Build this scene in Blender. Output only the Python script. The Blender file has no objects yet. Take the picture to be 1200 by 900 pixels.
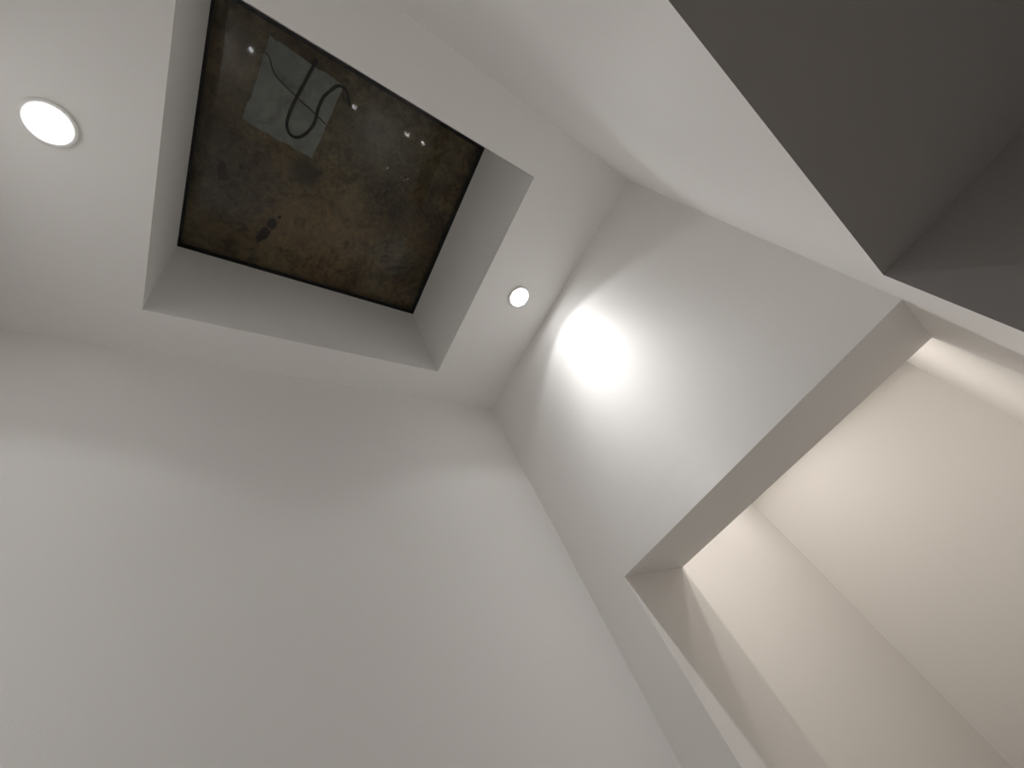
import bpy, bmesh, math, random
from mathutils import Matrix, Vector
random.seed(4)
sc = bpy.context.scene
C = sc.collection
S = 1.4                      # metres per survey unit (unit origin = the camera)
EYE = 1.526                  # camera height above the floor
def X(u): return u * S
def Z(u): return EYE + u * S

# ------------------------------------------------------------------ helpers
def link(name, bm, mat, parent=None, smooth=False):
    me = bpy.data.meshes.new(name)
    bmesh.ops.recalc_face_normals(bm, faces=bm.faces)
    bm.to_mesh(me); bm.free()
    for m in (mat if isinstance(mat, (list, tuple)) else [mat]):
        me.materials.append(m)
    if smooth:
        for p in me.polygons: p.use_smooth = True
    o = bpy.data.objects.new(name, me)
    C.objects.link(o)
    if parent: o.parent = parent
    return o
def struct(name, bm, mat):
    o = link(name, bm, mat); o['kind'] = 'structure'; return o
def add_box(bm, x0, x1, y0, y1, z0, z1):
    v = [bm.verts.new((x, y, z)) for x in (x0, x1) for y in (y0, y1) for z in (z0, z1)]
    for f in ((0,1,3,2),(4,6,7,5),(0,4,5,1),(2,3,7,6),(0,2,6,4),(1,5,7,3)):
        bm.faces.new([v[i] for i in f])
def add_prism(bm, pts, vec):
    """closed outline of 3D points pushed along vec"""
    a = [bm.verts.new(p) for p in pts]
    b = [bm.verts.new(Vector(p) + Vector(vec)) for p in pts]
    n = len(a)
    bm.faces.new(a); bm.faces.new(b[::-1])
    for i in range(n):
        bm.faces.new([a[i], b[i], b[(i+1) % n], a[(i+1) % n]])
def add_ring(bm, outer, inner, z0, z1):
    """rectangular slab with a rectangular hole; outer / inner = x0,x1,y0,y1"""
    def rect(r, z): return [bm.verts.new(p) for p in ((r[0],r[2],z),(r[1],r[2],z),(r[1],r[3],z),(r[0],r[3],z))]
    o0, o1, i0, i1 = rect(outer,z0), rect(outer,z1), rect(inner,z0), rect(inner,z1)
    for k in range(4):
        j = (k+1) % 4
        bm.faces.new([o0[k],o0[j],i0[j],i0[k]]); bm.faces.new([o1[k],i1[k],i1[j],o1[j]])
        bm.faces.new([o0[k],o1[k],o1[j],o0[j]]); bm.faces.new([i0[k],i0[j],i1[j],i1[k]])
def add_lathe(bm, prof, n=64):
    rows = []
    for r, z in prof:
        rows.append([bm.verts.new((r*math.cos(2*math.pi*k/n), r*math.sin(2*math.pi*k/n), z)) for k in range(n)] if r > 1e-6 else [bm.verts.new((0,0,z))])
    for a, b in zip(rows, rows[1:]):
        for k in range(n):
            j = (k+1) % n
            f = ([a[k]] if len(a) == 1 else [a[k], a[j]]) + ([b[0]] if len(b) == 1 else [b[j], b[k]])
            bm.faces.new(f)
def catmull(P, per=8):
    P = [Vector(p) for p in P]
    out = []
    for i in range(len(P)-1):
        p0 = P[max(i-1,0)]; p1 = P[i]; p2 = P[i+1]; p3 = P[min(i+2,len(P)-1)]
        for k in range(per):
            t = k/per
            out.append(0.5*((2*p1)+(p2-p0)*t+(2*p0-5*p1+4*p2-p3)*t*t+(3*p1-p0-3*p2+p3)*t**3))
    out.append(P[-1]); return out
def add_tube(bm, path, rad, n=12):
    rings = []
    for i, p in enumerate(path):
        d = (path[min(i+1,len(path)-1)] - path[max(i-1,0)]).normalized()
        u = d.cross(Vector((0,0,1)));  u = u.normalized() if u.length > 1e-5 else Vector((1,0,0))
        w = u.cross(d)
        rings.append([bm.verts.new(p + rad*(math.cos(2*math.pi*k/n)*u + math.sin(2*math.pi*k/n)*w)) for k in range(n)])
    for a, b in zip(rings, rings[1:]):
        for k in range(n): bm.faces.new([a[k], a[(k+1)%n], b[(k+1)%n], b[k]])
    bm.faces.new(rings[0][::-1]); bm.faces.new(rings[-1])

# ------------------------------------------------------------------ materials
def new_mat(name):
    m = bpy.data.materials.new(name); m.use_nodes = True
    nt = m.node_tree; return m, nt, nt.nodes['Principled BSDF'], nt.nodes['Material Output']
def paint(name, col, rough=.62, bump=.12):
    m, nt, b, out = new_mat(name)
    b.inputs['Base Color'].default_value = (*col, 1)
    b.inputs['Roughness'].default_value = rough
    b.inputs['Specular IOR Level'].default_value = .3
    tc = nt.nodes.new('ShaderNodeTexCoord')
    n = nt.nodes.new('ShaderNodeTexNoise'); n.inputs['Scale'].default_value = 260; n.inputs['Detail'].default_value = 3
    bp = nt.nodes.new('ShaderNodeBump'); bp.inputs['Strength'].default_value = bump; bp.inputs['Distance'].default_value = .002
    nt.links.new(tc.outputs['Object'], n.inputs['Vector'])
    nt.links.new(n.outputs['Fac'], bp.inputs['Height']); nt.links.new(bp.outputs['Normal'], b.inputs['Normal'])
    return m
M_wall = paint('white_wall_paint', (.83, .812, .79))
M_ceil = paint('white_ceiling_paint', (.87, .862, .848), .7, .03)
M_hall_shade = paint('hall_shade_paint', (.37, .352, .342))  # darkened paint: the unlit hall's shade is put into the colour
M_trim = paint('white_enamel', (.82, .82, .80), .35, 0)
M_black = paint('black_edge_band', (.006, .005, .004), .5, 0)

def ramp_node(nt, stops):
    r = nt.nodes.new('ShaderNodeValToRGB')
    while len(r.color_ramp.elements) < len(stops): r.color_ramp.elements.new(.5)
    for e, (p, c) in zip(r.color_ramp.elements, stops): e.position = p; e.color = (*c, 1)
    return r
def mixc(nt, a, b, fac, mode='MIX'):
    m = nt.nodes.new('ShaderNodeMix'); m.data_type = 'RGBA'; m.blend_type = mode
    for src, k in ((fac, 0), (a, 6), (b, 7)):
        if hasattr(src, 'links'): nt.links.new(src, m.inputs[k])
        elif k == 0: m.inputs[0].default_value = src
        else: m.inputs[k].default_value = (*src, 1)
    return m.outputs[2]
def noise(nt, vec, scale, detail=4, rough=.55, dist=0):
    n = nt.nodes.new('ShaderNodeTexNoise')
    n.inputs['Scale'].default_value = scale; n.inputs['Detail'].default_value = detail
    n.inputs['Roughness'].default_value = rough; n.inputs['Distortion'].default_value = dist
    nt.links.new(vec, n.inputs['Vector']); return n.outputs['Fac']
def math_node(nt, op, a, b=None, clamp=False):
    m = nt.nodes.new('ShaderNodeMath'); m.operation = op; m.use_clamp = clamp
    for i, s in enumerate((a, b)):
        if s is None: continue
        if hasattr(s, 'links'): nt.links.new(s, m.inputs[i])
        else: m.inputs[i].default_value = s
    return m.outputs[0]
def blob(nt, vec, cx, cy, r, soft):
    """1 inside a circle of radius r, fading to 0 at r+soft"""
    d = nt.nodes.new('ShaderNodeVectorMath'); d.operation = 'DISTANCE'
    nt.links.new(vec, d.inputs[0]); d.inputs[1].default_value = (cx, cy, 0)
    m = nt.nodes.new('ShaderNodeMapRange'); m.interpolation_type = 'SMOOTHSTEP'
    nt.links.new(d.outputs['Value'], m.inputs[0])
    m.inputs[1].default_value = r; m.inputs[2].default_value = r + soft
    m.inputs[3].default_value = 1; m.inputs[4].default_value = 0
    return m.outputs[0]

def board_material():
    m, nt, b, out = new_mat('weathered_brown_board')
    tc = nt.nodes.new('ShaderNodeTexCoord')
    flat = nt.nodes.new('ShaderNodeVectorMath'); flat.operation = 'MULTIPLY'
    flat.inputs[1].default_value = (1, 1, 0)
    nt.links.new(tc.outputs['Object'], flat.inputs[0]); v = flat.outputs[0]
    big = noise(nt, v, 2.6, 5, .6, .6)
    r1 = ramp_node(nt, [(.30, (.060, .036, .013)), (.45, (.145, .094, .040)), (.58, (.235, .165, .085)), (.72, (.26, .215, .145))])
    nt.links.new(big, r1.inputs[0]); col = r1.outputs[0]
    # greyer toward the kerb by the hall, browner toward the outer corner
    sep = nt.nodes.new('ShaderNodeSeparateXYZ'); nt.links.new(v, sep.inputs[0])
    g = math_node(nt, 'MULTIPLY', blob(nt, v, -.18, .45, .10, .35), .55)
    col = mixc(nt, col, (.175, .16, .11), g)
    g = math_node(nt, 'MULTIPLY', blob(nt, v, -.62, -.10, .10, .22), .55)
    col = mixc(nt, col, (.175, .143, .115), g)
    g = math_node(nt, 'MULTIPLY', blob(nt, v, -.83, .30, .10, .28), .55)
    col = mixc(nt, col, (.33, .21, .10), g)
    # streaky blotches
    st = noise(nt, v, 9, 6, .65, 1.6)
    r2 = ramp_node(nt, [(.36, (.45, .40, .33)), (.52, (1, 1, 1)), (.75, (1.15, 1.12, 1.05))])
    nt.links.new(st, r2.inputs[0]); col = mixc(nt, col, r2.outputs[0], .85, 'MULTIPLY')
    # fine crackle
    vo = nt.nodes.new('ShaderNodeTexVoronoi'); vo.feature = 'DISTANCE_TO_EDGE'; vo.inputs['Scale'].default_value = 42
    wob = nt.nodes.new('ShaderNodeTexNoise'); wob.inputs['Scale'].default_value = 14; nt.links.new(v, wob.inputs['Vector'])
    addv = nt.nodes.new('ShaderNodeVectorMath'); addv.operation = 'MULTIPLY_ADD'
    nt.links.new(wob.outputs['Color'], addv.inputs[0]); addv.inputs[1].default_value = (.12, .12, 0); nt.links.new(v, addv.inputs[2])
    nt.links.new(addv.outputs[0], vo.inputs['Vector'])
    crack = math_node(nt, 'LESS_THAN', vo.outputs['Distance'], .10)
    cm = math_node(nt, 'MULTIPLY', crack, math_node(nt, 'ADD', blob(nt, v, -.45, .57, .03, .16), math_node(nt, 'MULTIPLY', blob(nt, v, -.45, .85, .02, .12), .8)), True)
    col = mixc(nt, col, (.040, .026, .012), math_node(nt, 'MULTIPLY', cm, .75))
    # wiped pale swirl
    wv = nt.nodes.new('ShaderNodeTexWave'); wv.wave_type = 'RINGS'; wv.rings_direction = 'Z'
    wv.inputs['Scale'].default_value = 9; wv.inputs['Distortion'].default_value = 22; wv.inputs['Detail'].default_value = 3; wv.inputs['Detail Scale'].default_value = .6
    nt.links.new(v, wv.inputs['Vector'])
    sw = math_node(nt, 'MULTIPLY', blob(nt, v, -.73, .69, .06, .11), math_node(nt, 'MULTIPLY', wv.outputs['Fac'], noise(nt, v, 16, 4, .6, 1)))
    col = mixc(nt, col, (.25, .235, .20), sw)
    # dark patch by the corner of the grey sheet
    col = mixc(nt, col, (.040, .034, .022), math_node(nt, 'MULTIPLY', blob(nt, v, -.485, .165, .03, .07), .8))
    # fine mottling and thin dark drag marks
    fm = noise(nt, v, 40, 6, .75, .8)
    r4 = ramp_node(nt, [(.34, (.55, .50, .42)), (.5, (1, 1, 1)), (.68, (1.6, 1.56, 1.45))]); nt.links.new(fm, r4.inputs[0])
    col = mixc(nt, col, r4.outputs[0], .8, 'MULTIPLY')
    ln = math_node(nt, 'ABSOLUTE', math_node(nt, 'SUBTRACT', noise(nt, v, 6, 3, .55, 2.2), .5))
    lm = math_node(nt, 'MULTIPLY', math_node(nt, 'LESS_THAN', ln, .006), math_node(nt, 'GREATER_THAN', noise(nt, v, 7.5, 2), .54))
    col = mixc(nt, col, (.055, .036, .016), math_node(nt, 'MULTIPLY', lm, .7))
    # dark scratches and specks
    sp = noise(nt, v, 34, 3, .7, 2.5)
    r3 = ramp_node(nt, [(.27, (.2, .15, .1)), (.33, (1, 1, 1))]); nt.links.new(sp, r3.inputs[0])
    col = mixc(nt, col, r3.outputs[0], .8, 'MULTIPLY')
    nt.links.new(col, b.inputs['Base Color'])
    b.inputs['Roughness'].default_value = .75
    return m
M_board = board_material()
M_stain = paint('dark_brown_stain', (.036, .020, .009), .8, 0)
M_stain2 = paint('faded_brown_stain', (.070, .050, .038), .8, 0)
M_glint = paint('pale_lamp_glint', (.75, .74, .7), .8, 0)  # lamp reflections in the glass, painted as pale flecks on the board

def sheet_material():
    m, nt, b, out = new_mat('grey_sheet')
    tc = nt.nodes.new('ShaderNodeTexCoord'); v = tc.outputs['Object']
    r = ramp_node(nt, [(.3, (.21, .213, .20)), (.55, (.36, .365, .345)), (.75, (.47, .475, .45))])
    nt.links.new(noise(nt, v, 11, 6, .65, 1.2), r.inputs[0]); nt.links.new(r.outputs[0], b.inputs['Base Color'])
    b.inputs['Roughness'].default_value = .7
    return m
M_sheet = sheet_material()
M_cable = paint('black_rubber', (.016, .013, .010), .55, 0)
M_cord = paint('dark_cord', (.040, .036, .03), .7, 0)

def glass_material():
    m, nt, b, out = new_mat('skylight_glass'); nt.nodes.remove(b)
    tr = nt.nodes.new('ShaderNodeBsdfTransparent'); tr.inputs[0].default_value = (.93, .96, .94, 1)
    gl = nt.nodes.new('ShaderNodeBsdfGlossy'); gl.inputs['Roughness'].default_value = 0
    fr = nt.nodes.new('ShaderNodeFresnel'); fr.inputs[0].default_value = 1.5
    mx = nt.nodes.new('ShaderNodeMixShader')
    nt.links.new(fr.outputs[0], mx.inputs[0]); nt.links.new(tr.outputs[0], mx.inputs[1]); nt.links.new(gl.outputs[0], mx.inputs[2])
    nt.links.new(mx.outputs[0], out.inputs[0]); return m
M_glass = glass_material()
def clear_material():
    m, nt, b, out = new_mat('clear_inner_glass'); nt.nodes.remove(b)
    tr = nt.nodes.new('ShaderNodeBsdfTransparent'); nt.links.new(tr.outputs[0], out.inputs[0]); return m
M_clear = clear_material()

def floor_material():
    m, nt, b, out = new_mat('polished_stone_floor')
    tc = nt.nodes.new('ShaderNodeTexCoord'); v = tc.outputs['Object']
    r = ramp_node(nt, [(.3, (.42, .40, .37)), (.7, (.54, .52, .49))])
    nt.links.new(noise(nt, v, 3, 6, .6, .5), r.inputs[0]); nt.links.new(r.outputs[0], b.inputs['Base Color'])
    b.inputs['Roughness'].default_value = .018; b.inputs['Specular IOR Level'].default_value = 1.0
    n = nt.nodes.new('ShaderNodeTexNoise'); n.inputs['Scale'].default_value = 9; n.inputs['Detail'].default_value = 2
    nt.links.new(v, n.inputs['Vector'])
    bp = nt.nodes.new('ShaderNodeBump'); bp.inputs['Strength'].default_value = .003; bp.inputs['Distance'].default_value = .01
    nt.links.new(n.outputs['Fac'], bp.inputs['Height']); nt.links.new(bp.outputs['Normal'], b.inputs['Normal'])
    return m
M_floor = floor_material()
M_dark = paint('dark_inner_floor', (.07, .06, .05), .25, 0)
def lens_material(name, col, strength):
    m, nt, b, out = new_mat(name); nt.nodes.remove(b)
    e = nt.nodes.new('ShaderNodeEmission'); e.inputs[0].default_value = (*col, 1); e.inputs[1].default_value = strength
    nt.links.new(e.outputs[0], out.inputs[0]); return m
COOL = (.985, .99, 1.0)
WARM = (1.0, .935, .865)
M_lens = lens_material('lit_cool_lens', COOL, 42)
M_lensw = lens_material('lit_warm_lens', WARM, 75)

# ------------------------------------------------------------------ the room (survey units)
XL, YN, YE, YJ, YF = -.855, -.496, .961, 1.242, 2.571
HC, HD, HI, HG = 1.2, .341, .75, 1.645       # ceiling, door head, inner ceiling, glass
XP = -.715                                   # left pier edge
XH = 2.6                                    # far side of the hall
def xr(y): return .1535 - .009*y if y < YJ else .1423 + (.157-.1423)*(y-YJ)/(YF-YJ)
YH = .83                                     # pier edge toward the hall
sky = (-.725, .008, -.184, .650)             # skylight opening
bm = bmesh.new(); add_box(bm, X(XL-.1), X(XH+.1), X(YN-.1), X(YJ), -.12, 0)
struct('floor', bm, M_floor)
bm = bmesh.new(); add_box(bm, X(XL-.1), X(XH+.1), X(YJ), X(YF+.1), -.12, 0)
struct('floor_inner', bm, M_dark)
bm = bmesh.new(); add_ring(bm, (X(XL-.1), X(.35), X(YN-.1), X(YJ)), tuple(X(k) for k in sky), Z(HC), Z(HG)-.001)
struct('ceiling', bm, M_ceil)
bm = bmesh.new(); add_box(bm, X(XL-.1), X(.35), X(YJ), X(YF+.1), Z(HI), Z(HI+.1))
struct('ceiling_inner', bm, M_ceil)
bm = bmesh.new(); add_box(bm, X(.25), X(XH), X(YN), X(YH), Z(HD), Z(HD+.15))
struct('ceiling_hall', bm, M_hall_shade)
bm = bmesh.new(); add_box(bm, X(XL-.1), X(XL), X(YN-.1), X(YF+.1), 0, Z(HC)); struct('wall_left', bm, M_wall)
bm = bmesh.new(); add_box(bm, X(XL), X(XH), X(YN-.1), X(YN), 0, Z(HC)); struct('wall_near', bm, M_wall)
bm = bmesh.new(); add_box(bm, X(XL), X(.35), X(YF), X(YF+.1), 0, Z(HI)); struct('wall_far', bm, M_wall)
# end wall: header over the wide opening, with the short pier on the left
bm = bmesh.new()
add_prism(bm, [(X(XL), X(YE), 0), (X(XP), X(YE), 0), (X(XP), X(YE), Z(HD)), (X(.147), X(YE), Z(HD)), (X(.147), X(YE), Z(HC)), (X(XL), X(YE), Z(HC))], (0, X(YJ-YE), 0))
struct('wall_back', bm, M_wall)
# right wall: header over the hall opening, then full height beyond the pier edge
bm = bmesh.new()
ys = [YN, YH, YJ, YF]
add_prism(bm, [(X(xr(YN)), X(YN), Z(HD)), (X(xr(YH)), X(YH), Z(HD)), (X(.25), X(YH), Z(HD)), (X(.25), X(YN), Z(HD))], (0, 0, X(HC-HD)))
add_prism(bm, [(X(xr(YH)), X(YH), 0), (X(xr(YJ)), X(YJ), 0), (X(xr(YF)), X(YF), 0), (X(.25), X(YF), 0), (X(.25), X(YH), 0)], (0, 0, Z(HC)))
bmesh.ops.remove_doubles(bm, verts=bm.verts, dist=1e-5)
o = struct('wall_right', bm, [M_wall, M_hall_shade])
for p in o.data.polygons:                       # header soffit and jamb take the shade-darkened hall tone too
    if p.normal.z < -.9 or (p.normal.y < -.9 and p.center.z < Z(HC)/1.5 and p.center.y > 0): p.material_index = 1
bm = bmesh.new(); add_box(bm, X(.25), X(XH), X(YH), X(YH+.1), 0, Z(HD+.15)); struct('wall_hall', bm, M_hall_shade)
bm = bmesh.new(); add_box(bm, X(XH), X(XH+.1), X(YN), X(YH), 0, Z(HD+.15)); struct('wall_hall_far', bm, M_hall_shade)

# ------------------------------------------------------------------ skylight
G = Z(HG)
sx0, sx1, sy0, sy1 = (X(k) for k in sky)
win = bpy.data.objects.new('window_1', None); C.objects.link(win)
win.location = ((sx0+sx1)/2, (sy0+sy1)/2, G); win['kind'] = 'structure'
def rel(bm):
    bmesh.ops.translate(bm, verts=bm.verts, vec=(-win.location.x, -win.location.y, -win.location.z)); return bm
bm = bmesh.new(); add_box(bm, sx0-.03, sx1+.03, sy0-.03, sy1+.03, G+.0005, G+.0105)
pane = link('glass_pane', rel(bm), [M_glass, M_clear], win)
for p in pane.data.polygons:
    p.material_index = 0 if p.normal.z < -.5 else 1
bm = bmesh.new(); add_ring(bm, (sx0-.03, sx1+.03, sy0-.03, sy1+.03), (sx0+.014, sx1-.016, sy0+.011, sy1-.016), G+.0108, G+.0125)
link('black_border', rel(bm), M_black, win)
bm = bmesh.new(); add_ring(bm, (sx0-.09, sx1+.09, sy0-.09, sy1+.09), (sx0-.03, sx1+.03, sy0-.03, sy1+.03), G-.001, G+.046)
link('kerb', rel(bm), M_black, win)

def tag(o, label, cat, group=None):
    o['label'] = label; o['category'] = cat
    if group: o['group'] = group

# dirty board covering the glass
ZB = G + .046
bm = bmesh.new(); add_box(bm, sx0-.10, sx1+.10, sy0-.10, sy1+.10, ZB, ZB+.018)
def patch(pts, mi, dz=.0006):
    f0 = len(bm.faces)
    add_prism(bm, [(x, y, ZB-dz) for x, y in pts], (0, 0, dz*.9))
    bm.faces.ensure_lookup_table()
    for f in bm.faces[f0:]: f.material_index = mi
def rough_outline(pts, amp=.004, per=5):
    out = []
    for (x0, y0), (x1, y1) in zip(pts, pts[1:]+pts[:1]):
        for k in range(per):
            t = k/per; out.append((x0+(x1-x0)*t+random.uniform(-amp, amp), y0+(y1-y0)*t+random.uniform(-amp, amp)))
    return out
patch(rough_outline([(-.898,.040),(-.870,.030),(-.812,.046),(-.802,.064),(-.823,.086),(-.858,.075)], .002), 1)
patch(rough_outline([(-.790,.060),(-.764,.064),(-.747,.088),(-.776,.106),(-.812,.088)], .002), 1)
patch(rough_outline([(-.733,.094),(-.722,.106),(-.733,.116),(-.744,.105)], .002, 3), 1)
patch(rough_outline([(-.575,-.150),(-.620,-.122),(-.655,-.116),(-.673,-.152),(-.625,-.166)], .003), 2)
patch(rough_outline([(-.556,-.089),(-.578,-.069),(-.588,-.087)], .003, 3), 2)
for (x, y, r) in ((-.300,.502,.0055), (-.305,.613,.004), (-.316,.60,.003), (-.41,.52,.002)):
    patch([(x+r*random.uniform(.6,1.3)*math.cos(a*.785), y+r*random.uniform(.6,1.3)*math.sin(a*.785)) for a in range(8)], 3)
board = link('cover_board', bm, [M_board, M_stain, M_stain2, M_glint])
tag(board, 'dirt-stained brown board covering the top of the skylight glass', 'board')

# grey sheet under the board
ZS = G + .0365
bm = bmesh.new()
quad = [(-.044,-.068), (-.069,.218), (-.410,.176), (-.382,-.107)]
add_prism(bm, [(x, y, ZS) for x, y in rough_outline(quad, .0035, 14)], (0, 0, .004))
sheet = link('sheet', bm, M_sheet)
tag(sheet, 'pale grey rectangular sheet lying above the skylight glass under a black cable', 'sheet')
# black cable looped on the glass under the sheet
ZC = G + .0105
cr = .0062
pts = [(-.030,.103),(-.134,.078),(-.223,.058),(-.299,.048),(-.338,.056),(-.355,.081),(-.344,.109),(-.304,.135),(-.257,.149),(-.203,.149),(-.152,.157),(-.110,.178),(-.081,.198),(-.076,.222),(-.092,.245),(-.13,.262)]
bm = bmesh.new(); add_tube(bm, catmull([(x, y, ZS-.0063) for x, y in pts]), cr)
cable = link('cable', bm, M_cable, smooth=True)
tag(cable, 'thick black cable bent in a U loop across the grey sheet', 'cable')
pts = [(-.118,-.092),(-.107,-.072),(-.116,-.056),(-.162,-.026),(-.194,.048),(-.221,.129),(-.245,.192)]
bm = bmesh.new(); add_tube(bm, catmull([(x, y, ZC+.004) for x, y in pts]), .0026, 8)
cord = link('cord', bm, M_cord, smooth=True)
tag(cord, 'thin dark cord running diagonally across the grey sheet behind the cable loop', 'cord')

# ------------------------------------------------------------------ downlights
def downlight(x, y, z, label, group, lens, col, watts, cone=118, blend=.22, core=None):
    e = bpy.data.objects.new('downlight', None); C.objects.link(e)
    e.location = (x, y, z); tag(e, label, 'downlight', group)
    bm = bmesh.new(); add_lathe(bm, [(.0560, -.0002), (.0565, -.0030), (.0590, -.0055), (.0585, -.0075), (.0560, -.0085), (.0490, -.0080), (.0440, -.0020), (.0440, -.0002), (.0560, -.0002)])
    link('bezel', bm, M_trim, e, True)
    bm = bmesh.new(); add_lathe(bm, [(.0438, -.0004), (.0436, -.0014), (.030, -.0022), (.015, -.0027), (0, -.0029)])
    link('lens', bm, lens, e, True)
    l = bpy.data.lights.new('downlight_beam', 'SPOT'); l.energy = watts; l.color = col
    l.spot_size = math.radians(cone); l.spot_blend = blend; l.shadow_soft_size = .022
    if core:                                    # photometric profile: strong core, exponential spill up to the cut-off
        fall = core[0]
        l.use_nodes = True; nt = l.node_tree; em = nt.nodes['Emission']
        tc = nt.nodes.new('ShaderNodeTexCoord'); sp = nt.nodes.new('ShaderNodeSeparateXYZ')
        nt.links.new(tc.outputs['Normal'], sp.inputs[0])
        th = math_node(nt, 'ARCCOSINE', math_node(nt, 'ABSOLUTE', sp.outputs[2]))
        e1 = math_node(nt, 'EXPONENT', math_node(nt, 'MULTIPLY', th, -fall))
        for k, width in core[1:]:
            q = math_node(nt, 'DIVIDE', th, math.radians(width))
            g = math_node(nt, 'EXPONENT', math_node(nt, 'MULTIPLY', math_node(nt, 'MULTIPLY', q, q), -1.0))
            e1 = math_node(nt, 'ADD', e1, math_node(nt, 'MULTIPLY', g, k))
        nt.links.new(e1, em.inputs[1])
    lo = bpy.data.objects.new('downlight_beam', l); C.objects.link(lo); lo.parent = e; lo.location = (0, 0, -.012)
    return e
MAIN = (9.6, 121, .26, (1.0, (8.3, 23.5), (45, 6)))
ceil_group = 'recessed ceiling downlights'
downlight(X(-.355), X(-.346), Z(HC), 'bright round recessed downlight in the ceiling beyond the skylight, farther from the end wall', ceil_group, M_lens, COOL, *MAIN)
downlight(X(-.350), X(.808), Z(HC), 'bright round recessed downlight between the skylight and the scalloped end wall', ceil_group, M_lens, COOL, *MAIN)
BAT = (0, (-.85, 40))                        # soft wide lamp, weaker straight down
inner = 'downlights of the inner room'
downlight(X(-.31), X(1.42), Z(HI), 'warm downlight just behind the end wall header in the inner room', inner, M_lensw, WARM, 7.4, 178, .1, BAT)
downlight(X(-.31), X(1.64), Z(HI), 'warm downlight in the middle of the inner room ceiling', inner, M_lensw, WARM, 3.8, 178, .1, BAT)

downlight(X(-.50), X(2.12), Z(HI), 'unseen warm lamp added to brighten the far wall of the inner room', inner, lens_material('lit_added_lamp_lens', WARM, 30), WARM, 6.0, 178, .1, BAT)  # added unseen lamp, lifts the upper left of the far wall

# ------------------------------------------------------------------ night sky
w = bpy.data.worlds.new('night'); sc.world = w; w.use_nodes = True
w.node_tree.nodes['Background'].inputs[0].default_value = (.02, .03, .05, 1)
w.node_tree.nodes['Background'].inputs[1].default_value = .05

# ------------------------------------------------------------------ camera
R = ((0.46926795, 0.79742185, -0.37934943), (-0.77927729, 0.1719017, -0.60264144), (-0.41534864, 0.57841871, 0.7020807))
right, up, back = Vector(R[0]), -Vector(R[1]), -Vector(R[2])
cam = bpy.data.cameras.new('camera'); co = bpy.data.objects.new('camera', cam); C.objects.link(co)
co.matrix_world = Matrix.Translation((0, 0, EYE)) @ Matrix((right, up, back)).transposed().to_4x4()
cam.sensor_fit = 'HORIZONTAL'; cam.sensor_width = 36; cam.lens = 476.88/1200*36
cam.clip_start = .01
sc.camera = co
vs = sc.view_settings
vs.view_transform = 'Standard'; vs.look = 'None'; vs.gamma = 1; vs.use_curve_mapping = False; vs.exposure = 0
try: sc.cycles.use_denoising = True; sc.cycles.max_bounces = 14; sc.cycles.diffuse_bounces = 8; sc.cycles.glossy_bounces = 6; sc.cycles.sample_clamp_indirect = 40
except Exception: pass
